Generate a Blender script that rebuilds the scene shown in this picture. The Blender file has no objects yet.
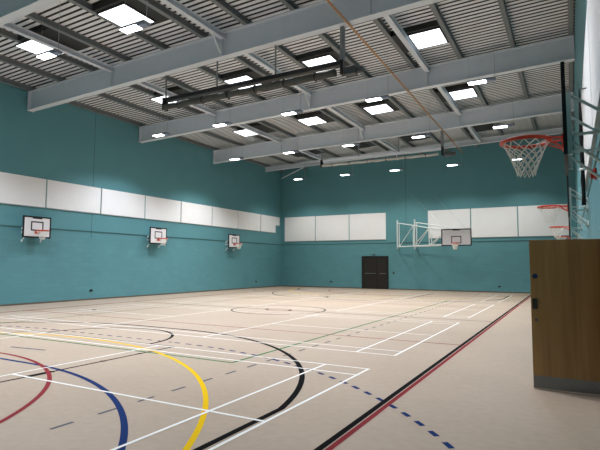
import bpy, math, random
from mathutils import Vector, Matrix
random.seed(7)
PI = math.pi
scene = bpy.context.scene
col = scene.collection

# ------------------------------------------------------------------ helpers
def lin(c):
    c = c / 255.0
    return c / 12.92 if c <= 0.04045 else ((c + 0.055) / 1.055) ** 2.4
def rgb(r, g, b):
    return (lin(r), lin(g), lin(b), 1.0)

def material(name, color, rough=0.6, metal=0.0, spec=0.4, noise=None, bump=None, emit=None):
    m = bpy.data.materials.new(name)
    m.use_nodes = True
    nt = m.node_tree
    b = nt.nodes['Principled BSDF']
    b.inputs['Base Color'].default_value = color
    b.inputs['Roughness'].default_value = rough
    b.inputs['Metallic'].default_value = metal
    b.inputs['Specular IOR Level'].default_value = spec
    tc = nt.nodes.new('ShaderNodeTexCoord')
    if noise:
        scale, amt = noise
        n = nt.nodes.new('ShaderNodeTexNoise')
        n.inputs['Scale'].default_value = scale
        n.inputs['Detail'].default_value = 4
        r = nt.nodes.new('ShaderNodeMapRange')
        r.inputs['To Min'].default_value = 1 - amt
        r.inputs['To Max'].default_value = 1 + amt
        mx = nt.nodes.new('ShaderNodeVectorMath'); mx.operation = 'SCALE'
        mx.inputs[0].default_value = color[:3]
        nt.links.new(tc.outputs['Object'], n.inputs['Vector'])
        nt.links.new(n.outputs['Fac'], r.inputs['Value'])
        nt.links.new(r.outputs['Result'], mx.inputs['Scale'])
        nt.links.new(mx.outputs['Vector'], b.inputs['Base Color'])
    if bump:
        scale, strength = bump
        n2 = nt.nodes.new('ShaderNodeTexNoise')
        n2.inputs['Scale'].default_value = scale
        bp = nt.nodes.new('ShaderNodeBump')
        bp.inputs['Strength'].default_value = strength
        bp.inputs['Distance'].default_value = 0.01
        nt.links.new(tc.outputs['Object'], n2.inputs['Vector'])
        nt.links.new(n2.outputs['Fac'], bp.inputs['Height'])
        nt.links.new(bp.outputs['Normal'], b.inputs['Normal'])
    if emit:
        b.inputs['Emission Color'].default_value = emit[0]
        b.inputs['Emission Strength'].default_value = emit[1]
    return m

class MB:
    """collects faces in world (or local) coordinates, builds ONE mesh object"""
    def __init__(self):
        self.v = []; self.f = []; self.mi = []; self.smooth = False
    def quad(self, pts, mi=0):
        b = len(self.v)
        self.v += [tuple(p) for p in pts]
        self.f.append(tuple(range(b, b + len(pts)))); self.mi.append(mi)
        return self
    def hexa(self, p, mi=0):          # 8 points: bottom 0-3, top 4-7
        b = len(self.v)
        self.v += [tuple(q) for q in p]
        for f in ((3,2,1,0),(4,5,6,7),(0,1,5,4),(1,2,6,5),(2,3,7,6),(3,0,4,7)):
            self.f.append(tuple(b + i for i in f)); self.mi.append(mi)
        return self
    def box(self, x0, x1, y0, y1, z0, z1, mi=0):
        return self.hexa([(x0,y0,z0),(x1,y0,z0),(x1,y1,z0),(x0,y1,z0),(x0,y0,z1),(x1,y0,z1),(x1,y1,z1),(x0,y1,z1)], mi)
    def sbox(self, x0, x1, y0, y1, za, zb, fz, mi=0):   # box whose z follows the roof slope fz(x)
        a, b = fz(x0), fz(x1)
        return self.hexa([(x0,y0,a+za),(x1,y0,b+za),(x1,y1,b+za),(x0,y1,a+za),(x0,y0,a+zb),(x1,y0,b+zb),(x1,y1,b+zb),(x0,y1,a+zb)], mi)
    def tube(self, pts, r, n=8, closed=False, mi=0, caps=True):
        pts = [Vector(p) for p in pts]
        rs = r if isinstance(r, (list, tuple)) else [r] * len(pts)
        b = len(self.v); N = len(pts); up = None
        for i, p in enumerate(pts):
            if closed: d = pts[(i+1) % N] - pts[i-1]
            else: d = pts[min(i+1, N-1)] - pts[max(i-1, 0)]
            d.normalize()
            ref = Vector((0,0,1)) if abs(d.z) < 0.9 else Vector((1,0,0))
            if up is not None:
                ref = up
            a = d.cross(ref)
            if a.length < 1e-5: a = d.cross(Vector((0,1,0)))
            a.normalize(); u = a.cross(d); u.normalize(); up = u
            for k in range(n):
                t = 2 * PI * k / n
                self.v.append(tuple(p + (a * math.cos(t) + u * math.sin(t)) * rs[i]))
        for i in range(N if closed else N - 1):
            j = (i + 1) % N
            for k in range(n):
                l = (k + 1) % n
                self.f.append((b+i*n+k, b+i*n+l, b+j*n+l, b+j*n+k)); self.mi.append(mi)
        if caps and not closed:
            self.f.append(tuple(b + k for k in reversed(range(n)))); self.mi.append(mi)
            self.f.append(tuple(b + (N-1)*n + k for k in range(n))); self.mi.append(mi)
        return self
    def cyl(self, a, b_, r, n=16, mi=0):
        return self.tube([a, b_], r, n, mi=mi)
    def build(self, name, mats, parent=None, origin=(0,0,0), smooth=False, bevel=0):
        me = bpy.data.meshes.new(name)
        ox, oy, oz = origin
        me.from_pydata([(x-ox, y-oy, z-oz) for x, y, z in self.v], [], self.f)
        if not isinstance(mats, (list, tuple)): mats = [mats]
        for m in mats: me.materials.append(m)
        for p, i in zip(me.polygons, self.mi):
            p.material_index = i; p.use_smooth = smooth
        me.update()
        o = bpy.data.objects.new(name, me)
        col.objects.link(o)
        if parent is not None: o.parent = parent
        else: o.location = origin
        if bevel:
            bv = o.modifiers.new('edge', 'BEVEL'); bv.width = bevel; bv.segments = 2; bv.limit_method = 'ANGLE'
        return o

def tag(o, label=None, cat=None, group=None, kind=None):
    if label: o['label'] = label
    if cat: o['category'] = cat
    if group: o['group'] = group
    if kind: o['kind'] = kind
    return o
def empty(name, loc=(0,0,0), rz=0.0):
    o = bpy.data.objects.new(name, None)
    o.empty_display_size = 0.2
    o.location = loc; o.rotation_euler = (0, 0, rz)
    col.objects.link(o)
    return o
def copy_tree(o, parent=None):
    c = o.copy(); col.objects.link(c)
    if parent is not None: c.parent = parent
    for ch in list(o.children):
        if not ch.name.startswith('wire'): copy_tree(ch, c)
    return c
ORD = ['first','second','third','fourth','fifth','sixth','seventh','eighth','ninth','tenth','eleventh','twelfth','thirteenth']

# ------------------------------------------------------------------ place
XL, XR, YF, YB = -20.336, 0.37, -1.1, 33.78
DADO = 3.283
PT, PBL, PBB = 5.467, 4.209, 3.564         # top of white panels, their bottoms on side / back walls
def zbeam(x): return 8.33 + 0.022 * (x - XL)   # underside of the roof beams
BD = 0.83                                    # beam depth
PUR = 0.20                                   # purlin depth
DECK = BD + PUR
BEAMS = [7.55, 12.6, 18.85, 25.15, 31.43]
PURLINS = [-20.22, -18.2, -16.2, -14.35, -12.45, -10.67, -8.9, -7.15, -5.2, -3.42, -1.58, 0.25]
STRUTS = [-15.15, -9.85, -4.68]

# ------------------------------------------------------------------ materials
def wall_material(name, axis, joints):
    """painted blockwork below the dado, smooth boarding above it with thin vertical joints"""
    m = bpy.data.materials.new(name); m.use_nodes = True
    nt = m.node_tree; N = nt.nodes; Lk = nt.links
    b = N['Principled BSDF']; b.inputs['Roughness'].default_value = 0.55
    b.inputs['Specular IOR Level'].default_value = 0.35
    tc = N.new('ShaderNodeTexCoord'); sp = N.new('ShaderNodeSeparateXYZ')
    Lk.new(tc.outputs['Object'], sp.inputs[0])
    cb = N.new('ShaderNodeCombineXYZ')
    Lk.new(sp.outputs['Y' if axis == 'y' else 'X'], cb.inputs[0]); Lk.new(sp.outputs['Z'], cb.inputs[1])
    br = N.new('ShaderNodeTexBrick')
    br.inputs['Scale'].default_value = 1.0
    br.inputs['Brick Width'].default_value = 0.45; br.inputs['Row Height'].default_value = 0.225
    br.inputs['Mortar Size'].default_value = 0.006; br.inputs['Mortar Smooth'].default_value = 0.6
    br.inputs['Color1'].default_value = (1,1,1,1); br.inputs['Color2'].default_value = (0.93,0.93,0.93,1)
    br.inputs['Mortar'].default_value = (0.82,0.82,0.82,1)
    Lk.new(cb.outputs[0], br.inputs['Vector'])
    low = N.new('ShaderNodeMath'); low.operation = 'LESS_THAN'; low.inputs[1].default_value = DADO
    Lk.new(sp.outputs['Z'], low.inputs[0])
    mixb = N.new('ShaderNodeMix'); mixb.data_type = 'RGBA'
    mixb.inputs[6].default_value = (0.97,0.97,0.97,1)
    Lk.new(low.outputs[0], mixb.inputs[0]); Lk.new(br.outputs['Color'], mixb.inputs[7])
    no = N.new('ShaderNodeTexNoise'); no.inputs['Scale'].default_value = 0.9; no.inputs['Detail'].default_value = 5
    Lk.new(tc.outputs['Object'], no.inputs['Vector'])
    mr = N.new('ShaderNodeMapRange'); mr.inputs['To Min'].default_value = 0.92; mr.inputs['To Max'].default_value = 1.08
    Lk.new(no.outputs['Fac'], mr.inputs['Value'])
    fac = mr.outputs['Result']
    for j in joints:
        s = N.new('ShaderNodeMath'); s.operation = 'COMPARE'
        s.inputs[1].default_value = j; s.inputs[2].default_value = 0.018
        Lk.new(sp.outputs['Y' if axis == 'y' else 'X'], s.inputs[0])
        k = N.new('ShaderNodeMath'); k.operation = 'MULTIPLY_ADD'
        k.inputs[1].default_value = -0.5; k.inputs[2].default_value = 1.0
        hi = N.new('ShaderNodeMath'); hi.operation = 'GREATER_THAN'; hi.inputs[1].default_value = DADO - .3
        Lk.new(sp.outputs['Z'], hi.inputs[0])
        sh = N.new('ShaderNodeMath'); sh.operation = 'MULTIPLY'
        Lk.new(s.outputs[0], sh.inputs[0]); Lk.new(hi.outputs[0], sh.inputs[1]); Lk.new(sh.outputs[0], k.inputs[0])
        q = N.new('ShaderNodeMath'); q.operation = 'MULTIPLY'
        Lk.new(fac, q.inputs[0]); Lk.new(k.outputs[0], q.inputs[1]); fac = q.outputs[0]
    sc = N.new('ShaderNodeVectorMath'); sc.operation = 'MULTIPLY'; sc.inputs[0].default_value = WALL[:3]
    Lk.new(mixb.outputs[2], sc.inputs[1])
    sc2 = N.new('ShaderNodeVectorMath'); sc2.operation = 'SCALE'
    Lk.new(sc.outputs[0], sc2.inputs[0]); Lk.new(fac, sc2.inputs['Scale'])
    Lk.new(sc2.outputs[0], b.inputs['Base Color'])
    bp = N.new('ShaderNodeBump'); bp.inputs['Strength'].default_value = 0.25; bp.inputs['Distance'].default_value = 0.01
    ml = N.new('ShaderNodeMath'); ml.operation = 'MULTIPLY'
    Lk.new(br.outputs['Fac'], ml.inputs[0]); Lk.new(low.outputs[0], ml.inputs[1])
    inv = N.new('ShaderNodeMath'); inv.operation = 'SUBTRACT'; inv.inputs[0].default_value = 1.0
    Lk.new(ml.outputs[0], inv.inputs[1]); Lk.new(inv.outputs[0], bp.inputs['Height'])
    Lk.new(bp.outputs['Normal'], b.inputs['Normal'])
    return m

WALL = rgb(93, 146, 154)
M_wl = wall_material('teal_paint_side', 'y', [15.94])
M_wb = wall_material('teal_paint_end', 'x', [-10.1])
M_dado = material('dado_strip', rgb(58, 98, 100), 0.5)
M_base = material('coved_skirting', rgb(98, 88, 78), 0.5, noise=(6, .1))
M_panel = material('white_acoustic_panel', rgb(234, 234, 235), 0.8, spec=.2, noise=(1.4, .035), bump=(60, .08))
M_pedge = material('panel_trim_shade', rgb(150, 158, 158), 0.5)
M_floor = None
M_beam = material('beam_grey_paint', rgb(210, 216, 224), 0.5, noise=(3, .05))
M_purlin = material('galvanised_dark', rgb(120, 126, 128), 0.5, metal=.0, noise=(5, .12))
M_deck = material('deck_liner', rgb(222, 226, 230), 0.55, noise=(.6, .04))
M_groove = material('deck_dark_groove', rgb(66, 64, 64), 0.7)  # groove sides and tops, a darker grey than the flats
M_kerb = material('rooflight_kerb', rgb(42, 44, 44), 0.6)
M_sky = material('rooflight_diffuser', rgb(240, 244, 248), 0.5, emit=((0.90, 0.95, 1.0, 1), 2.2))
M_lens = material('lamp_lens', rgb(250, 250, 250), 0.4, emit=((0.93, 0.97, 1.0, 1), 12.0))
M_lamp = material('lamp_housing', rgb(120, 128, 138), 0.4, metal=.3)
M_gear = material('lamp_gear', rgb(132, 142, 166), 0.4, metal=.2)
M_wire = material('steel_wire', rgb(170, 174, 176), 0.4, metal=.6)
M_white = material('white_metal', rgb(232, 238, 238), 0.4)
M_grey = material('grey_green_tube', rgb(222, 232, 228), 0.4, noise=(8, .05))
M_board = material('board_white', rgb(226, 224, 226), 0.35)
M_glassb = material('board_grey', rgb(238, 236, 242), 0.3)
M_black = material('black_paint', rgb(20, 20, 22), 0.45)
M_orange = material('rim_orange', rgb(206, 68, 42), 0.4)
M_net = material('net_cord', rgb(226, 224, 216), 0.8)
M_wood = None
M_kick = material('brushed_steel', rgb(128, 130, 132), 0.35, metal=.7, noise=(30, .05))
M_dk = material('dark_handle', rgb(72, 74, 72), 0.35, metal=.6)
M_blue = material('blue_disc', rgb(28, 58, 104), 0.4)
M_brown = material('dark_brown_door', rgb(34, 28, 24), 0.45, noise=(3, .1))
M_bframe = material('black_door_frame', rgb(22, 22, 22), 0.45)
M_bar = material('push_bar', rgb(120, 116, 110), 0.4, metal=.6)
M_copper = material('orange_pipe', rgb(186, 136, 92), 0.4)
M_roll = material('net_roll', rgb(78, 80, 76), 0.85, noise=(12, .2), bump=(40, .4))
M_lit_roll = material('lit_net_roll', rgb(176, 176, 172), 0.8, noise=(12, .15))
M_red = material('red_plastic', rgb(168, 30, 28), 0.35)
M_dnet = material('black_netting', rgb(20, 20, 20), 0.9, noise=(20, .3))
M_plast = material('grey_plastic', rgb(60, 66, 68), 0.4)
M_conc = material('corridor_paint', rgb(170, 170, 165), 0.7)

def wood_material():
    m = bpy.data.materials.new('oak_veneer'); m.use_nodes = True
    nt = m.node_tree; N = nt.nodes; Lk = nt.links
    b = N['Principled BSDF']; b.inputs['Roughness'].default_value = 0.42
    tc = N.new('ShaderNodeTexCoord'); mp = N.new('ShaderNodeMapping')
    mp.inputs['Scale'].default_value = (7.0, 7.0, 0.35)
    n = N.new('ShaderNodeTexNoise'); n.inputs['Scale'].default_value = 1.6; n.inputs['Detail'].default_value = 8
    n.inputs['Distortion'].default_value = 0.6
    cr = N.new('ShaderNodeValToRGB')
    cr.color_ramp.elements[0].position = 0.3; cr.color_ramp.elements[0].color = rgb(150, 112, 66)
    cr.color_ramp.elements[1].position = 0.72; cr.color_ramp.elements[1].color = rgb(178, 138, 86)
    Lk.new(tc.outputs['Object'], mp.inputs[0]); Lk.new(mp.outputs[0], n.inputs['Vector'])
    Lk.new(n.outputs['Fac'], cr.inputs[0]); Lk.new(cr.outputs[0], b.inputs['Base Color'])
    return m
M_wood = wood_material()

def floor_material():
    m = bpy.data.materials.new('beige_sports_vinyl'); m.use_nodes = True
    nt = m.node_tree; N = nt.nodes; Lk = nt.links
    b = N['Principled BSDF']; b.inputs['Roughness'].default_value = 0.42
    b.inputs['Specular IOR Level'].default_value = 0.2
    tc = N.new('ShaderNodeTexCoord')
    n1 = N.new('ShaderNodeTexNoise'); n1.inputs['Scale'].default_value = 0.55; n1.inputs['Detail'].default_value = 6
    n2 = N.new('ShaderNodeTexNoise'); n2.inputs['Scale'].default_value = 9.0; n2.inputs['Detail'].default_value = 6
    Lk.new(tc.outputs['Object'], n1.inputs['Vector']); Lk.new(tc.outputs['Object'], n2.inputs['Vector'])
    ad = N.new('ShaderNodeMath'); ad.operation = 'ADD'
    Lk.new(n1.outputs['Fac'], ad.inputs[0]); Lk.new(n2.outputs['Fac'], ad.inputs[1])
    cr = N.new('ShaderNodeValToRGB')
    cr.color_ramp.elements[0].position = 0.32; cr.color_ramp.elements[0].color = rgb(170, 150, 132)
    cr.color_ramp.elements[1].position = 0.68; cr.color_ramp.elements[1].color = rgb(184, 164, 145)
    hf = N.new('ShaderNodeMath'); hf.operation = 'MULTIPLY'; hf.inputs[1].default_value = 0.5
    Lk.new(ad.outputs[0], hf.inputs[0]); Lk.new(hf.outputs[0], cr.inputs[0])
    Lk.new(cr.outputs[0], b.inputs['Base Color'])
    return m
M_floor = floor_material()
L_white = material('line_white', rgb(240, 238, 234), 0.45)
L_black = material('line_black', rgb(14, 13, 14), 0.75, spec=.03)
L_red = material('line_red', rgb(136, 50, 56), 0.75, spec=.03)
L_blue = material('line_blue', rgb(30, 52, 102), 0.75, spec=.03)
L_yel = material('line_yellow', rgb(226, 182, 22), 0.75, spec=.03)
L_green = material('line_green', rgb(58, 116, 72), 0.75, spec=.03)
L_grey = material('line_grey', rgb(96, 98, 106), 0.75, spec=.03)

# ------------------------------------------------------------------ floor with court markings
FL = MB()
FL.box(XL, XR + 1.9, YF, YB, -0.12, 0.0)
lay = [0]
def _z():
    lay[0] += 1
    return 0.0008 + lay[0] * 0.00004
def line(x0, y0, x1, y1, w, mi, dash=None):
    z = _z()
    d = Vector((x1-x0, y1-y0)); Ln = d.length; d.normalize(); n = Vector((-d.y, d.x)) * w / 2
    segs = [(0, Ln)]
    if dash:
        segs = []; t = dash[2] if len(dash) > 2 else 0
        while t < Ln:
            segs.append((t, min(t + dash[0], Ln))); t += dash[0] + dash[1]
    for a, b in segs:
        p = Vector((x0, y0)) + d * a; q = Vector((x0, y0)) + d * b
        FL.quad([(p.x-n.x, p.y-n.y, z), (q.x-n.x, q.y-n.y, z), (q.x+n.x, q.y+n.y, z), (p.x+n.x, p.y+n.y, z)], mi)
def arc(cx, cy, r, a0, a1, w, mi, dash=None):
    z = _z()
    Ln = abs(a1 - a0) * r
    segs = [(0, Ln)]
    if dash:
        segs = []; t = 0
        while t < Ln: segs.append((t, min(t + dash[0], Ln))); t += dash[0] + dash[1]
    for s0, s1 in segs:
        k = max(1, int((s1 - s0) / 0.12))
        for i in range(k):
            ta = a0 + (a1-a0) * (s0 + (s1-s0) * i / k) / Ln
            tb = a0 + (a1-a0) * (s0 + (s1-s0) * (i+1) / k) / Ln
            FL.quad([(cx+(r-w/2)*math.cos(ta), cy+(r-w/2)*math.sin(ta), z), (cx+(r+w/2)*math.cos(ta), cy+(r+w/2)*math.sin(ta), z),
                     (cx+(r+w/2)*math.cos(tb), cy+(r+w/2)*math.sin(tb), z), (cx+(r-w/2)*math.cos(tb), cy+(r-w/2)*math.sin(tb), z)], mi)
W_, K_, R_, B_, Y_, G_, D_ = 1, 2, 3, 4, 5, 6, 7
CX, CY = -9.97, 16.4
def mir(y): return 2 * CY - y
# grey dashed long lines
line(-4.91, 3.43, -4.91, 31, 0.05, D_, (0.28, 0.325))
line(-10.4, 6.27, -9.4, 6.38, 0.07, D_)
# green volleyball outline
for s in (0, 1):
    yy = 7.25 if not s else mir(7.25)
    line(-14.6, yy, -5.37, yy, 0.06, G_)
line(-5.37, 7.25, -5.37, mir(7.25), 0.06, G_); line(-14.6, 7.25, -14.6, mir(7.25), 0.06, G_)
# yellow goal arc
for s in (0, 1):
    f = (lambda y: y) if not s else mir
    a = 1 if not s else -1
    arc(-10.04, f(.254), 7.6, 0, a * PI, 0.07, Y_)
# blue 6 m line and dashed 9 m line
for s in (0, 1):
    f = (lambda y: y) if not s else mir
    c = f(-0.925); a = 1 if not s else -1
    arc(-8.45, c, 6.35, 0.1*a, a * PI/2, 0.076, B_); arc(-11.49, c, 6.35, PI/2 * a, PI * a * .97, 0.076, B_)
    line(-11.49, f(5.425), -8.45, f(5.425), 0.076, B_)
    c = f(-0.095)
    arc(-7.91, c, 8.52, 0.52*a, a * PI/2, 0.065, B_, (0.17, 0.165)); arc(-12.03, c, 8.52, PI/2 * a, PI * a * .82, 0.065, B_, (0.17, 0.165))
    line(-12.03, f(8.425), -7.91, f(8.425), 0.055, B_, (0.17, 0.165))
# black basketball court
line(-2.172, YF + .6, -2.172, mir(YF + .6) - .3, 0.075, K_); line(-17.77, 2.2, -17.77, mir(2.2), 0.055, K_)
line(-17.77, CY, -2.2, CY, 0.05, K_)
arc(CX, CY, 1.8, 0, 2 * PI, 0.065, K_)
for s in (0, 1):
    f = (lambda y: y) if not s else mir
    a = 1 if not s else -1
    line(-17.77, f(2.2), -2.175, f(2.2), 0.05, K_)
    line(-7.46, f(2.2), -7.46, f(8.0), 0.055, K_); line(-12.44, f(2.2), -12.44, f(8.0), 0.04, K_)
    line(-12.44, f(8.0), -7.46, f(8.0), 0.055, K_)
    arc(CX, f(8.0), 1.8, 0, a * PI, 0.07, K_)
    c0 = f(3.99); th = math.asin(1.28 / 6.2)
    arc(-9.23, c0, 6.2, th * a, PI/2 * a, 0.085, K_); arc(-10.71, c0, 6.2, PI/2 * a, (PI - th) * a, 0.085, K_)
    line(-10.71, f(10.19), -9.23, f(10.19), 0.085, K_)
    line(-3.165, f(2.2), -3.165, f(5.28), 0.085, K_); line(-16.775, f(2.2), -16.775, f(5.28), 0.085, K_)
    for xx in (-7.46, -12.44):
        line(xx, f(4.8), xx, f(5.22), 0.13, K_)
        for t in (6.2, 7.05): line(xx - .05, f(t), xx + .05, f(t), 0.06, K_)
# red netball court
line(-2.085, YF + .6, -2.085, mir(YF + .6) - .3, 0.062, R_); line(-17.87, 0.85, -17.87, mir(0.85), 0.05, R_)
for s in (0, 1):
    f = (lambda y: y) if not s else mir
    a = 1 if not s else -1
    arc(-9.83, f(0.867), 4.88, 0.02*a, PI * a*.99, 0.065, R_)
    line(-17.87, f(11.3), -2.07, f(11.3), 0.045, R_)
arc(CX, CY, 0.45, 0, 2 * PI, 0.04, R_)
# white badminton courts
for k in range(4):
    c = 4.77 + 7.72 * k
    for dy in (-3.12, -2.62, 2.62, 3.12) if k else (-3.12, -2.68, 2.68, 3.19):
        line(-16.46, c + dy, -3.03, c + dy, 0.045, W_)
    for x in (-16.46, -15.68, -11.72, -7.83, -3.86, -3.06):
        line(x, c - 3.14, x, c + (3.14 if k else 3.21), 0.045, W_)
    line(-16.46, c, -11.72, c, 0.045, W_); line(-7.83, c, -3.06, c, 0.045, W_)
FL_o = FL.build('floor', [M_floor, L_white, L_black, L_red, L_blue, L_yel, L_green, L_grey])
tag(FL_o, 'beige vinyl sports hall floor marked with coloured court lines', 'floor', kind='structure')

# ------------------------------------------------------------------ walls
def wall_top(x): return zbeam(x) + DECK + 0.06
b = MB(); b.box(XL - .3, XL, YF - .3, YB + .3, -0.12, wall_top(XL))
tag(b.build('wall_left', M_wl), 'teal painted wall with three small hoops and a row of white panels', 'wall', kind='structure')
b = MB()
zl, zr = wall_top(XL), wall_top(XR)
b.hexa([(XL,YB,-.12),(XR,YB,-.12),(XR,YB+.3,-.12),(XL,YB+.3,-.12),(XL,YB,zl),(XR,YB,zr),(XR,YB+.3,zr),(XL,YB+.3,zl)])
tag(b.build('wall_back', M_wb), 'teal painted end wall with the black double door', 'wall', kind='structure')
b = MB()
b.hexa([(XL,YF-.3,-.12),(XR,YF-.3,-.12),(XR,YF,-.12),(XL,YF,-.12),(XL,YF-.3,zl),(XR,YF-.3,zr),(XR,YF,zr),(XL,YF,zl)])
tag(b.build('wall_front', M_wb), 'teal painted end wall behind the viewer', 'wall', kind='structure')
DY0, DY1, DZ = 6.98, 7.93, 2.16           # opening of the near door
b = MB()
b.box(XR, XR+.3, YF-.3, DY0, -.12, zr); b.box(XR, XR+.3, DY1, YB+.3, -.12, zr); b.box(XR, XR+.3, DY0, DY1, DZ, zr)
tag(b.build('wall_right', M_wl), 'teal painted wall seen edge-on behind the near hoop', 'wall', kind='structure')
b = MB()                                   # lobby behind the open door
b.box(XR+1.8, XR+1.9, DY0-.6, DY1+.6, 0, 2.6); b.box(XR+.3, XR+1.9, DY0-.7, DY0-.6, 0, 2.6)
b.box(XR+.3, XR+1.9, DY1+.6, DY1+.7, 0, 2.6); b.box(XR+.3, XR+1.9, DY0-.7, DY1+.7, 2.5, 2.6)
tag(b.build('wall_lobby', M_conc), 'pale lobby walls beyond the open wooden door', 'wall', kind='structure')
def strip(name, x0, x1, y0, y1, z0, z1, m, label, cat):
    q = MB(); q.box(x0, x1, y0, y1, z0, z1)
    return tag(q.build(name, m), label, cat, kind='structure')
strip('trim_1', XL, XL+.02, YF, YB-.03, DADO-.03, DADO+.03, M_dado, 'thin dark horizontal dado strip on the left wall', 'trim')
strip('trim_2', XL+.0, XR, YB-.02, YB, DADO-.03, DADO+.03, M_dado, 'thin dark horizontal dado strip on the end wall', 'trim')
strip('trim_3', XR-.02, XR, YF, YB-.03, DADO-.03, DADO+.03, M_dado, 'thin dark horizontal dado strip on the right wall', 'trim')
strip('baseboard_left', XL, XL+.015, YF, YB-.02, 0, .07, M_base, 'brown skirting along the foot of the left wall', 'baseboard')
q = MB(); q.box(XL, -13.5, YB-.015, YB, 0, .07); q.box(-11.33, XR, YB-.015, YB, 0, .07)
tag(q.build('baseboard_back', M_base), 'brown skirting along the foot of the end wall', 'baseboard', kind='structure')
strip('baseboard_right', XR-.015, XR, DY1+.1, YB-.02, 0, .07, M_base, 'brown skirting along the foot of the right wall', 'baseboard')

# ------------------------------------------------------------------ ceiling: corrugated deck
def build_deck():
    d = MB()
    pitch = 0.225; y = YF
    x0, x1 = XL, XR
    def add(ya, za, yb, zb, mi):
        d.quad([(x0,ya,zbeam(x0)+DECK+za),(x0,yb,zbeam(x0)+DECK+zb),(x1,yb,zbeam(x1)+DECK+zb),(x1,ya,zbeam(x1)+DECK+za)], mi)
    while y < YB:
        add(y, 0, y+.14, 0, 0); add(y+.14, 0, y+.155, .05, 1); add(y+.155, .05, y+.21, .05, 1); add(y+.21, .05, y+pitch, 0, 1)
        y += pitch
    z0, z1 = zbeam(x0)+DECK+.09, zbeam(x1)+DECK+.09
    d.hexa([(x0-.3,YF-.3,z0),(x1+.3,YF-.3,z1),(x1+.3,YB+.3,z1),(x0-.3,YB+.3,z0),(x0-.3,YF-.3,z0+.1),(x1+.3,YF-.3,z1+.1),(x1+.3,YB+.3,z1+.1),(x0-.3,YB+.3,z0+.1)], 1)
    return d
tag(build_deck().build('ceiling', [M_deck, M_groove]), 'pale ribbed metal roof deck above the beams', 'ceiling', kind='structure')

# ------------------------------------------------------------------ roof beams
beam_lab = ['grey steel roof beam crossing the top left corner, closest to the viewer',
            'large grey steel roof beam in front of the dark net roll, second from the viewer',
            'grey steel roof beam in the middle of the hall behind the first net roll',
            'grey steel roof beam before the last bay, fourth from the viewer',
            'slim grey roof beam nearest the end wall']
for i, Y in enumerate(BEAMS):
    x0, x1 = XL + .03, XR - .03
    lo = 0.0 if i < 4 else .52
    o = (x0, Y, zbeam(x0) + lo)
    e = tag(empty('roof_beam', o), beam_lab[i], 'beam', 'grey roof beams')
    q = MB(); q.sbox(x0, x1, Y-.012, Y+.012, lo+.025, BD-.025, zbeam); q.build('web', M_beam, e, o)
    q = MB(); q.sbox(x0, x1, Y-.14, Y+.14, lo, lo+.025, zbeam); q.build('bottom_flange', M_beam, e, o)
    q = MB(); q.sbox(x0, x1, Y-.14, Y+.14, BD-.025, BD, zbeam); q.build('top_flange', M_beam, e, o)
    for x in (x0, x1 - .02):
        q = MB(); q.sbox(x, x+.02, Y-.15, Y+.15, lo-.03, BD, zbeam); q.build('end_plate', M_beam, e, o)
    for x in STRUTS:
        q = MB(); q.sbox(x-.01, x+.01, Y-.13, Y-.012, lo+.025, BD-.025, zbeam); st = q.build('stiffener', M_beam, e, o)

# purlins (dark, along the hall)
for i, x in enumerate(PURLINS):
    o = (x, YF, zbeam(x) + BD)
    q = MB(); t = .075
    q.sbox(x-t, x+t, YF+.02, YB-.02, 0.001, .014, zbeam); q2 = q
    q.v = [(a, b_, c + BD) for a, b_, c in q.v]
    n0 = len(q.v)
    q.sbox(x-.012, x+.012, YF+.02, YB-.02, BD+.014, BD+PUR-.014, zbeam)
    q.sbox(x-t, x+t, YF+.02, YB-.02, BD+PUR-.014, BD+PUR-.001, zbeam)
    if i == 0: lab = 'dark steel purlin tight against the top of the left wall'
    elif i == len(PURLINS)-1: lab = 'dark steel purlin tight against the top of the right wall'
    elif i <= 6: lab = f'dark steel purlin under the roof deck, {ORD[i-1]} out from the left wall purlin'
    else: lab = f'dark steel purlin under the roof deck, {ORD[len(PURLINS)-2-i]} out from the right wall purlin'
    tag(q.build('purlin', M_purlin, None, o), lab, 'purlin', 'dark purlins under the deck')

# struts between beams with a small brace
line_word = ['left', 'middle', 'right']
bay_word = ['between the nearest two roof beams', 'between the second and third roof beams', 'between the third and fourth roof beams', 'between the last two roof beams', ]
for i, x in enumerate(STRUTS):
    for k in range(4):
        y0, y1 = BEAMS[k] + .03, BEAMS[k+1] - .03
        z = zbeam(x) + BD
        o = (x, y0, z - .22)
        e = tag(empty('tie_strut', o), f'pale grey tie strut, {line_word[i]} line, {bay_word[k]}', 'strut', 'tie struts between roof beams')
        q = MB()
        q.box(x-.09, x+.09, y0, y1, z-.225, z-.212); q.box(x-.006, x+.006, y0, y1, z-.212, z-.04); q.box(x-.09, x+.09, y0, y1, z-.04, z-.028)
        q.build('rail', M_beam, e, o)
        if i == 1: q = MB(); q.tube([(x, y1-.62, z-.23), (x, y1-.16, z-BD+.1)], .022, 6); q.build('brace', M_white, e, o)

# diagonal brace in the last bay
q = MB(); q.tube([(XL+.15, 33.55, 8.62), (-16.9, 31.25, 8.85)], .045, 8)
tag(q.build('diagonal_brace', M_beam, None, (XL+.15, 33.55, 8.55)), 'pale diagonal brace in the far left corner under the roof', 'brace')

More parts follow.
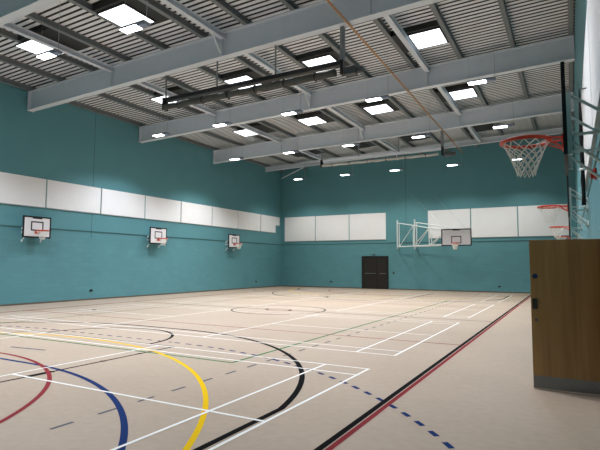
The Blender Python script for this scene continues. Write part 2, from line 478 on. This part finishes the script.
# ------------------------------------------------------------------ rooflights
RX = [-16.0, -11.85, -8.15, -4.08]
RXS = [(-16.5, -15.3), (-12.33, -11.2), (-8.65, -7.5), (-4.55, -3.53)]
RY = [10.2, 16.4, 22.65, 28.9]
bay_rl = ['between first and second roof beams', 'between second and third roof beams', 'between third and fourth roof beams', 'in the bay closest to the end wall']
TR = [(-16.12, -14.43), (-12.37, -10.75), (-8.82, -7.23), (-5.12, -3.5)]
for k, y in enumerate(RY):
    for i, x in enumerate(RX):
        z = zbeam(x) + BD
        o = (x, y, z)
        e = tag(empty('rooflight', o), (f'glowing square rooflight {bay_rl[k]}, {ORD[i]} from left' if k < 3 else f'dark unlit rooflight in the last bay by the end wall, {ORD[i]} from left'), 'rooflight', 'square rooflights')
        a, b_ = TR[i]; h = .6
        x0, x1 = RXS[i]
        q = MB()
        f = lambda xx: zbeam(xx) + BD
        for (xa, xb, ya, yb) in ((a, x0, y-.75, y+.75), (x1, b_, y-.75, y+.75), (max(a, x0), min(b_, x1), y-.75, y-h), (max(a, x0), min(b_, x1), y+h, y+.75)):
            if xb - xa > .01: q.sbox(xa, xb, ya, yb, .002, .195, f)
        q.build('kerb', M_kerb, e, o)
        q = MB(); q.sbox(x0, x1, y-h, y+h, -.04, -.015, f); df = q.build('diffuser', M_sky if k < 3 else M_kerb, e, o)
        q = MB()
        for (xa, xb, ya, yb) in ((x0-.03, x0, y-h-.03, y+h+.03), (x1, x1+.03, y-h-.03, y+h+.03), (x0, x1, y-h-.03, y-h), (x0, x1, y+h, y+h+.03)): q.sbox(xa, xb, ya, yb, -.045, -.001, f)
        q.build('frame', M_kerb, e, o)
        if i == 0: q = MB(); q.sbox((x0+x1)/2-.06, (x0+x1)/2-.03, y-h, y+h, -.05, -.04, f); q.build('glazing_bar', M_kerb, e, o)

# ------------------------------------------------------------------ pendant lights
def make_light():
    e = empty('pendant_light')
    q = MB(); q.box(-.43, .46, -.13, .13, .03, .09); q.build('housing', M_lamp, e, bevel=.01)
    q = MB(); q.box(-.42, .14, -.125, .125, .008, .03); q.build('lens', M_lens, e)
    q = MB(); q.box(.18, .44, -.095, .095, -.0, .1); q.build('gear_box', M_gear, e, bevel=.01)
    return e
def beam(energy, color):
    ld = bpy.data.lights.new('lamp_beam', 'SPOT')
    ld.energy = energy; ld.color = color; ld.spot_size = math.radians(132); ld.spot_blend = .6; ld.shadow_soft_size = .12
    return ld
BEAM_FRONT = beam(1110, (.93, .98, 1.06)); BEAM_BACK = beam(520, (1.0, .99, .95)); BEAM_MID = beam(1250, (.97, .99, 1.0))
ld = BEAM_FRONT
lp = make_light()
lo = bpy.data.objects.new('lamp_beam', ld); col.objects.link(lo); lo.parent = lp; lo.location = (-.14, 0, -.03)
LZ = 7.9
LX = [-17.1, -13.4, -9.83, -6.15, -2.45]
LY = [1.4, 8.8, 17.1, 23.25, 30.95]
row_word = ['added out of view for near-left light', 'between first and second roof beams', 'between second and third roof beams', 'between third and fourth roof beams', 'against the end wall']
first = True
for k, y in enumerate(LY):
    for i, x in enumerate(LX):
        if k == 0 and i > 2: continue  # near row is out of view, added to brighten the near left side
        e = lp if first else copy_tree(lp); first = False
        e.location = (x, y, LZ)
        tag(e, f'white pendant lamp {row_word[k]}, {ORD[i]} from left wall', 'lamp', 'hanging lamps')
        if k >= 3:
            for c in e.children:
                if c.type == 'LIGHT': c.data = BEAM_BACK if k == 4 else BEAM_MID
        top = zbeam(x) + DECK - LZ
        for sx in (-.4, .42):
            q = MB(); q.cyl((sx, 0, .085), (sx, 0, top), .003 if sx < 0 else .008, 5); q.build('wire', M_wire, e)

# ------------------------------------------------------------------ net rolls hanging from beams
def net_roll(y, label, lx0=-12.7, lx1=-5.55, zb=7.3, m_rail=None, m_roll=None, rr=.1):
    m_rail = m_rail or M_black; m_roll = m_roll or M_roll
    o = (lx1, y, zb)
    e = tag(empty('net_roller', o), label, 'net roller')
    q = MB(); q.box(lx0+.3, lx1-.1, y-.06, y+.12, zb+.2, zb+.33); q.build('rail', m_rail, e, o)
    q = MB()
    n = 24
    q.tube([(lx0+.25+(lx1-lx0-.5)*k/n, y-.05, zb-.02+.012*math.sin(k*1.9)) for k in range(n+1)], [rr+.01*math.sin(k*2.7) for k in range(n+1)], 12)
    r = q.build('netting_roll', m_roll, e, o, smooth=True)
    for k in range(6):
        xx = lx0+.9+(lx1-lx0-1.8)*k/5
        q = MB(); q.tube([(xx, y-.05+(rr+.018)*math.cos(t*PI/8), zb-.02+(rr+.018)*math.sin(t*PI/8)) for t in range(16)], .018, 5, closed=True); q.build('strap', M_black, r)
        bpy.context.view_layer.update()
    for c in r.children: 
        for v in c.data.vertices: v.co -= Vector(o)
    for xx in (lx0+.2, lx1-.05):
        q = MB(); q.box(xx-.05, xx+.05, y-.1, y+.13, zb-.1, zb+.34); q.build('end_bracket', M_black, e, o, bevel=.02)
    q = MB(); q.box(lx1+.05, lx1+.4, y-.16, y+.08, zb-.16, zb+.06); q.cyl((lx1+.4, y-.04, zb-.06), (lx1+.62, y-.04, zb-.06), .09, 14); q.build('motor', M_plast, e, o, bevel=.01)
    q = MB()
    q.box(lx1-.12, lx1+.0, y-.02, y+.1, zb+.34, zbeam(lx1)-.001); q.build('hanger', M_purlin, e, o)
    for xx in (lx0+.2, lx0+2.5, lx0+4.8):
        q = MB(); q.box(xx-.02, xx+.02, y+.02, y+.06, zb+.33, zbeam(xx)-.001); q.build('hanger', M_purlin, e, o)
net_roll(12.66, 'long dark net roller with motor hanging behind the large near roof beam')
net_roll(25.25, 'net roller with motor hanging below the roof near the end wall', zb=7.44, m_rail=M_beam, m_roll=M_lit_roll, rr=.07)  # same roller type, stronger lamplight put into paler rail and roll colours

# orange pipe
q = MB()
pz = lambda x: zbeam(x) - .05
pts = [(-5.2-.4*t, 2+28.9*t, pz(-5.2-.4*t)) for t in [k/12 for k in range(13)]]
q.tube(pts, .032, 8)
tag(q.build('ceiling_pipe', M_copper, None, pts[0], smooth=True), 'thin orange copper pipe running along the hall beneath the roof beams', 'pipe')

# ------------------------------------------------------------------ white wall panels
def panel_x(xw, side, y0, y1, notch=False, label='', PBL=PBL):
    t = .05 * side
    xa, xb = sorted((xw + .001*side, xw + t))
    o = (xw, (y0+y1)/2, PBL)
    e = tag(empty('acoustic_panel', o), label, 'wall panel', 'white acoustic panels')
    q = MB(); g = .035
    if notch:
        q.box(xa, xb, y0+g, y1-.62, PBL, PT); q.box(xa, xb, y1-.62, y1, PBL+.6, PT)
    else: q.box(xa, xb, y0+g, y1-g, PBL, PT)
    q.build('board', M_panel, e, o)
    q = MB(); q.box(xa, xb + (.006 if side > 0 else 0), y0+g, y1-(.62 if notch else g), PBL-.03, PBL-.001); q.build('trim_shade_strip', M_pedge, e, o)  # lower trim; on the left wall it paints the shadow under the panels
seamL = [13.5-2.86, 13.5, 16.4, 19.27, 22.1, 25.0, 27.84, 30.7, 33.44]
for k in range(8):
    if k == 0: lab = 'white panel on the left wall cut off by the photo edge'
    elif k == 7: lab = 'white panel with a notched lower corner at the far end of the left wall'
    else: lab = f'white panel on the left wall, {ORD[k-1]} after the one cut by the photo edge'
    panel_x(XL, 1, seamL[k], seamL[k+1], k == 7, lab)
for k in range(3):
    y0 = seamL[0] + 2.86*(k-2)
    panel_x(XR, -1, y0, y0 + 2.86, False, 'white panel high on the right wall seen at a grazing angle, ' + ('nearest to the viewer' if k == 0 else f'{ORD[k]} from the viewer'), PBB)
seamB = [-20.02, -17.25, -14.42, -11.54, None, -8.58, -5.73, -2.88, -.04]
nb = 0
backlab = ['white panel on the end wall beside the far left corner', 'white panel on the end wall, middle one of the three left of the hoop', 'white panel on the end wall above and left of the black door', 
           'white panel behind the large white goal frame on the end wall', 'white panel on the end wall just right of the large backboard', 'white panel on the end wall behind the orange rims at the right']
for k in range(8):
    a, b_ = seamB[k], seamB[k+1]
    if a is None or b_ is None: continue
    o = ((a+b_)/2, YB, PBB)
    e = tag(empty('acoustic_panel', o), backlab[nb], 'wall panel', 'white acoustic panels'); nb += 1
    q = MB(); q.box(a+.035, b_-.035, YB-.05, YB-.001, PBB, PT); q.build('board', M_panel, e, o)
    q = MB(); q.box(a+.035, b_-.035, YB-.056, YB-.001, PBB-.03, PBB-.001); q.build('trim_shade_strip', M_pedge, e, o)

# ------------------------------------------------------------------ basketball hoops
def make_net(cx, cz, r0, r1, h, cord):
    q = MB(); n = 12; lev = 7
    def P(k, l):
        t = l / lev
        r = r0 + (r1 - r0) * (t ** .75)
        if l == lev: r = r1 * 1.05
        a = 2 * PI * (k + .5 * (l % 2)) / n
        j = .006 * math.sin(k * 7.3 + l * 3.1)
        return (cx + (r + j) * math.cos(a), (r + j) * math.sin(a), cz - h * t + j)
    for k in range(n):
        for s in (0, 1):
            pts = []
            kk = k
            for l in range(lev + 1):
                pts.append(P(kk, l))
                if s == 0 and l % 2 == 1: kk += 1
                if s == 1 and l % 2 == 0: kk -= 1
            q.tube(pts, cord, 4, caps=False)
    return q
def hoop_parts(e, x, bw, bh, zc, rz, rim_r, M_face, M_edge=M_black, target=True, cord=.006):
    """board whose front face is at local x, facing +x; centre height zc, rim height rz"""
    q = MB(); q.box(x-.03, x, -bw/2, bw/2, zc-bh/2, zc+bh/2); bo = q.build('backboard', M_face, e)
    w = .058
    q = MB()
    q.box(x-.032, x+.004, -bw/2-.005, -bw/2+w, zc-bh/2-.005, zc+bh/2+.005); q.box(x-.032, x+.004, bw/2-w, bw/2+.005, zc-bh/2-.005, zc+bh/2+.005)
    q.box(x-.032, x+.004, -bw/2+w, bw/2-w, zc-bh/2-.005, zc-bh/2+w); q.box(x-.032, x+.004, -bw/2+w, bw/2-w, zc+bh/2-w, zc+bh/2+.005)
    q.build('border', M_edge, bo)
    sw, sh = .59*bw/1.25*.98 if bw < 1.5 else .6, .45 if bh < 1 else .45
    s0 = rz + .0
    if bw < 1.5: sw, sh = .56, .40
    q = MB(); w = .052
    q.box(x-.001, x+.004, -sw/2, -sw/2+w, s0, s0+sh); q.box(x-.001, x+.004, sw/2-w, sw/2, s0, s0+sh)
    q.box(x-.001, x+.004, -sw/2+w, sw/2-w, s0, s0+w); q.box(x-.001, x+.004, -sw/2+w, sw/2-w, s0+sh-w, s0+sh)
    q.build('target_square', M_edge, bo)
    q = MB(); q.box(x-.001, x+.005, -.22, .22, zc+bh/2-.1, zc+bh/2-.045); q.build('nameplate', M_edge, bo)
    cx = x + .13 + rim_r
    q = MB(); q.tube([(cx+rim_r*math.cos(t*2*PI/36), rim_r*math.sin(t*2*PI/36), rz) for t in range(36)], .021, 8, closed=True)
    ri = q.build('rim', M_orange, e, smooth=True)
    q = MB()
    q.box(x+.005, x+.02, -.1, .1, rz-.12, rz+.03)
    for s in (-1, 1):
        q.tube([(x+.01, s*.07, rz-.005), (cx-rim_r*.86, s*rim_r*.5, rz)], .0125, 6)
        q.tube([(x+.01, s*.05, rz-.11), (cx-rim_r*.8, s*rim_r*.62, rz-.012)], .009, 6)
    q.build('rim_bracket', M_orange, ri)
    make_net(cx, rz-.012, rim_r*.98, .085, .37, cord).build('net', M_net, e)

def small_hoop(m_tube, x=.39):
    e = empty('basketball_hoop')
    hoop_parts(e, x, 1.25, .91, 3.285, 3.13, .25, M_board)
    for s in (-1, 1):
        q = MB(); y = s * .42
        for zp in (3.23, 3.06, 2.7): q.box(.002, .022, y-.03, y+.03, zp-.05, zp+.05)   # wall pads
        q.box(x-.075, x-.032, y-.025, y+.025, 2.86, 3.5)                 # board upright
        for za, zb in ((3.48, 3.23), (3.06, 3.06), (3.01, 2.70)):
            q.tube([(x-.05, y, za), (.02, y, zb)], .016, 6)
        q.build('wall_bracket', m_tube, e)
    return e
HY = [5.95, 12.92, 19.98, 26.98]
hl = small_hoop(M_white)
for k, y in enumerate(HY[1:]):
    e = hl if k == 0 else copy_tree(hl)
    e.location = (XL, y, 0)
    tag(e, ['small black-bordered basketball hoop on the left wall, closest to the viewer', 'small black-bordered basketball hoop on the left wall, middle of three', 'small black-bordered basketball hoop on the left wall, nearest the far corner'][k], 'basketball hoop', 'wall hoops')
hr = small_hoop(M_grey, .395)
for k, y in enumerate(HY):
    e = hr if k == 0 else copy_tree(hr)
    e.location = (XR, y, 0); e.rotation_euler = (0, 0, PI)
    tag(e, ['large orange hoop with long white net high on the right above the wooden door', 'orange hoop with white net just above the wooden door, second along the right wall', 'small orange hoop below the second one on the right wall, net behind the door top', 'farthest hoop on the right wall, mostly hidden behind the wooden door top'][k], 'basketball hoop', 'wall hoops')

# big folding goal on the end wall
e = tag(empty('basketball_goal', (-10.1, YB, 0)), 'large folding basketball goal on white trussed arms on the end wall', 'basketball hoop')
BO = Vector((-10.1, YB, 0))
bc = Vector((-6.1, 30.8, 0))
g = empty('board_assembly'); g.parent = e
bpy.data.objects.remove(g)
# board parts are built facing local +x, then turned to face the viewer (-y)
def turn_child(objs):
    mt = Matrix.Translation(bc - BO) @ Matrix.Rotation(-PI/2, 4, 'Z')
    for ob in objs:
        ob.data.transform(mt)
tmp_before = set(bpy.data.objects)
hoop_parts(e, 0.0, 1.78, 1.03, 3.43, 3.06, .23, M_glassb, cord=.009)
turn_child([o for o in bpy.data.objects if o not in tmp_before])
for s in (-1, 1):
    w = Vector((-10.1 + s*.62, YB - .12, 0)); bd = Vector((-6.1 + s*.6, 30.86, 0))
    q = MB()
    def PP(t, z): 
        p = w.lerp(bd, t); return (p.x, p.y, z)
    def ztop(t): return 4.70 + (3.86 - 4.70) * t
    zb = 3.0
    q.tube([PP(0, ztop(0)), PP(1, ztop(1))], .032, 8); q.tube([PP(0, zb), PP(1, zb)], .036, 8)
    for t in (0.05, .36, .68, 1): q.tube([PP(t, zb), PP(t, ztop(t))], .03, 8)
    for a, b_ in ((0.05, .36), (.36, .68), (.68, 1)): q.tube([PP(a, zb), PP(b_, ztop(b_))], .024, 6)
    q.build('truss_arm', M_white, e, BO)
    q = MB(); q.box(w.x-.04, w.x+.04, YB-.08, YB-.001, 2.85, 4.9); q.tube([(w.x, w.y, 2.82), (w.x, w.y, 4.88)], .03, 10)
    q.build('wall_post', M_white, e, BO)
    q = MB(); q.cyl(((-9.72, YB-.03, 6.71) if s < 0 else (-8.05, YB-.03, 6.46)), (bd.x, bd.y, 3.9), .006, 5); q.build('stay_wire', M_wire, e, BO)
q = MB()
q.tube([(-6.72, 30.87, 3.0), (-5.48, 30.87, 3.0)], .03, 8); q.tube([(-6.72, 30.87, 3.84), (-5.48, 30.87, 3.84)], .03, 8)
q.build('board_frame', M_white, e, BO)

# ------------------------------------------------------------------ black double door in the end wall
x0, x1, zt = -13.43, -11.42, 2.36
o = (-12.4, YB, 0)
d = tag(empty('door_1', o), 'black double door with push bars in the end wall', 'door', kind='structure')
q = MB(); q.box(x0, x0+.09, YB-.06, YB-.001, 0, zt); q.box(x1-.09, x1, YB-.06, YB-.001, 0, zt); q.box(x0+.09, x1-.09, YB-.06, YB-.001, zt-.08, zt)
tag(q.build('door_frame', M_bframe, d, o), kind='structure')
for a, b_ in ((x0+.09, -12.27), (-12.21, x1-.09)):
    q = MB(); q.box(a, b_, YB-.03, YB-.001, .01, zt-.08); lf = q.build('door_leaf', M_brown, d, o)
    q = MB()
    q.box(b_-.06 if a < -13 else a-.06, b_+.06 if a < -13 else a+.06, YB-.04, YB-.031, .01, zt-.08) if a < -13 else None
    q.box(a, b_, YB-.045, YB-.031, 1.04, 1.2)
    q.build('rail', M_bframe, lf, o); lf.children[-1].location = (0, 0, 0)
    q = MB(); q.box(a+.15, b_-.08, YB-.11, YB-.085, 1.09, 1.14)
    for xx in (a+.2, b_-.14): q.box(xx, xx+.04, YB-.086, YB-.046, 1.08, 1.15)
    q.build('push_bar', M_bar, lf, o)

# small fittings
def fitting(name, label, cat, m, box, o, group=None):
    q = MB(); q.box(*box)
    return tag(q.build(name, m, None, o, bevel=.006), label, cat, group)
fitting('light_switch', 'small dark wall switch right of the black double door', 'switch', M_plast, (-11.1, -10.99, YB-.04, YB-.001, 1.08, 1.24), (-11.05, YB, 1.16))
fitting('door_contact', 'tiny dark fitting on the wall above the black double door', 'fitting', M_plast, (-12.62, -12.38, YB-.05, YB-.001, 2.44, 2.51), (-12.5, YB, 2.47))
fitting('wall_socket', 'small black socket low on the end wall left of the double door', 'socket', M_black, (-16.0, -15.86, YB-.04, YB-.001, .41, .51), (-15.93, YB, .46), 'low wall sockets')
fitting('wall_socket', 'small black socket low on the end wall right of the large goal', 'socket', M_black, (-4.14, -4.0, YB-.04, YB-.001, .34, .44), (-4.07, YB, .39), 'low wall sockets')
fitting('wall_socket', 'small black socket low on the left wall between the near two hoops', 'socket', M_black, (XL+.001, XL+.04, 15.97, 16.11, .40, .50), (XL, 16.04, .45), 'low wall sockets')
fitting('wall_socket', 'small black socket low on the left wall close to the far corner', 'socket', M_black, (XL+.001, XL+.04, 30.16, 30.3, .42, .52), (XL, 30.23, .47), 'low wall sockets')
for (x, y), lab in zip([(-15.86, 12.68), (-16.66, 30.1), (-11.69, 24.03), (-11.22, 28.7), (-10.5, 16.4), (-9.45, 16.4)],
                       ['on the floor by the left wall before the middle hoop', 'on the floor near the far left corner', 'on the floor just beyond the centre circle', 'on the floor in front of the black double door',
                        'at the left side inside the centre circle', 'at the right side inside the centre circle']):
    q = MB(); q.cyl((x, y, .0), (x, y, .012), .085, 16)
    tag(q.build('floor_socket', M_black, None, (x, y, 0)), 'round dark post socket cover ' + lab, 'floor socket', 'floor socket covers')
# red sounder on the right wall
o = (XR, 8.35, 3.1)
e = tag(empty('alarm_sounder', o), 'red fire alarm sounder on the right wall above the wooden door', 'alarm')
q = MB(); q.box(XR-.03, XR-.001, 8.27, 8.43, 3.02, 3.18); q.build('back_plate', M_red, e, o, bevel=.008)
q = MB(); q.cyl((XR-.03, 8.35, 3.1), (XR-.08, 8.35, 3.1), .07, 18); q.build('horn', M_red, e, o, smooth=False)
# gathered black nets on the right wall
for (y, z0, z1, w, lab) in ((9.3, 2.75, 4.72, .024, 'thin black gathered net tied against the right wall above the wooden door'),):
    o = (.215, y, z1)
    e = tag(empty('gathered_net', o), lab, 'net')
    q = MB(); n = 14
    q.tube([(.215 + .002*math.sin(k*2.1), y + .004*math.sin(k*1.3), z1 + (z0-z1)*k/n) for k in range(n+1)], [.012 + w*min(1, k/5)*(.82+.18*math.sin(k*2.4)) for k in range(n+1)], 10)
    q.build('netting', M_dnet, e, o, smooth=True)
    q = MB(); zz = z0 + .3*(z1-z0)
    q.tube([(.215 + (w+.012)*math.cos(t*PI/8), y + (w+.012)*math.sin(t*PI/8), zz) for t in range(16)], .02, 6, closed=True); q.build('strap', M_white, e, o)
    q = MB(); q.box(.21, .318, y-.008, y+.008, z1-.02, z1+.0); q.build('hook', M_purlin, e, o)

# ------------------------------------------------------------------ open wooden door on the right
o = (XR, 7.93, 0)
d = tag(empty('door_2', o), 'open oak veneer door with steel kick plate at the right', 'door', kind='structure')
dx0, dx1, dy, dt = -.535, .355, 7.91, .046
q = MB(); q.box(dx0, dx1, dy, dy+dt, .012, 2.125); lf = q.build('door_leaf', M_wood, d, o, bevel=.003)
tag(lf, 'oak veneer door leaf')
q = MB(); q.box(dx0+.006, dx1-.006, dy-.002, dy, .02, .19); q.box(dx0+.006, dx1-.006, dy+dt, dy+dt+.002, .02, .19); tag(q.build('kick_plate', M_kick, lf, o), 'grey steel kick plate')
q = MB(); q.cyl((dx0+.065, dy-.006, 1.60), (dx0+.065, dy, 1.60), .036, 24); tag(q.build('round_sign', M_blue, lf, o), 'round dark blue door sign')
q = MB(); q.box(dx0+.022, dx0+.085, dy-.008, dy, 1.13, 1.28); q.cyl((dx0+.058, dy-.008, 1.21), (dx0+.058, dy-.04, 1.21), .011, 10); q.box(dx0+.05, dx0+.085, dy-.05, dy-.036, 1.19, 1.23); tag(q.build('handle_plate', M_dk, lf, o), 'dark metal latch plate with handle')
q = MB(); q.cyl((dx0+.065, dy-.012, .975), (dx0+.065, dy, .975), .024, 20); tag(q.build('lock_cylinder', M_bar, lf, o), 'round brass coloured lock')
q = MB()
for z in (.25, 1.05, 1.85): q.cyl((dx1+.005, dy-.004, z), (dx1+.005, dy-.004, z+.1), .01, 8)
q.build('hinge', M_kick, d, o)
q = MB(); q.box(XR-.012, XR+.31, DY0-.0, DY0+.03, 0, DZ); q.box(XR-.012, XR+.31, DY1-.03+.03, DY1+.03, 0, DZ+.03); q.box(XR-.012, XR+.31, DY0, DY1, DZ-.03, DZ)
q.build('door_frame', M_wood, d, o)

# ------------------------------------------------------------------ camera
f, yaw, pitch, roll = 491.35, .503841, .0794404, .00417543
cy, sy = math.cos(yaw), math.sin(yaw)
fw = Vector((-sy*math.cos(pitch), cy*math.cos(pitch), math.sin(pitch)))
rt = Vector((cy, sy, 0)); up = rt.cross(fw)
r2 = rt*math.cos(roll) + up*math.sin(roll); u2 = -rt*math.sin(roll) + up*math.cos(roll)
cd = bpy.data.cameras.new('camera'); cam = bpy.data.objects.new('camera', cd); col.objects.link(cam)
cd.sensor_fit = 'HORIZONTAL'; cd.sensor_width = 36; cd.lens = f / 600 * 36
cd.clip_start = .05; cd.clip_end = 200
m = Matrix((r2, u2, -fw)).transposed().to_4x4(); m.translation = Vector((0, 0, 1.76))
cam.matrix_world = m
scene.camera = cam

# ------------------------------------------------------------------ world and view
w = bpy.data.worlds.new('overcast'); scene.world = w; w.use_nodes = True
w.node_tree.nodes['Background'].inputs[0].default_value = (.7, .8, .9, 1); w.node_tree.nodes['Background'].inputs[1].default_value = .6
scene.view_settings.view_transform = 'Standard'; scene.view_settings.look = 'None'
scene.view_settings.gamma = 1.0; scene.view_settings.use_curve_mapping = False
scene.view_settings.exposure = -0.05
scene.cycles.use_denoising = True
scene.cycles.max_bounces = 10; scene.cycles.diffuse_bounces = 6
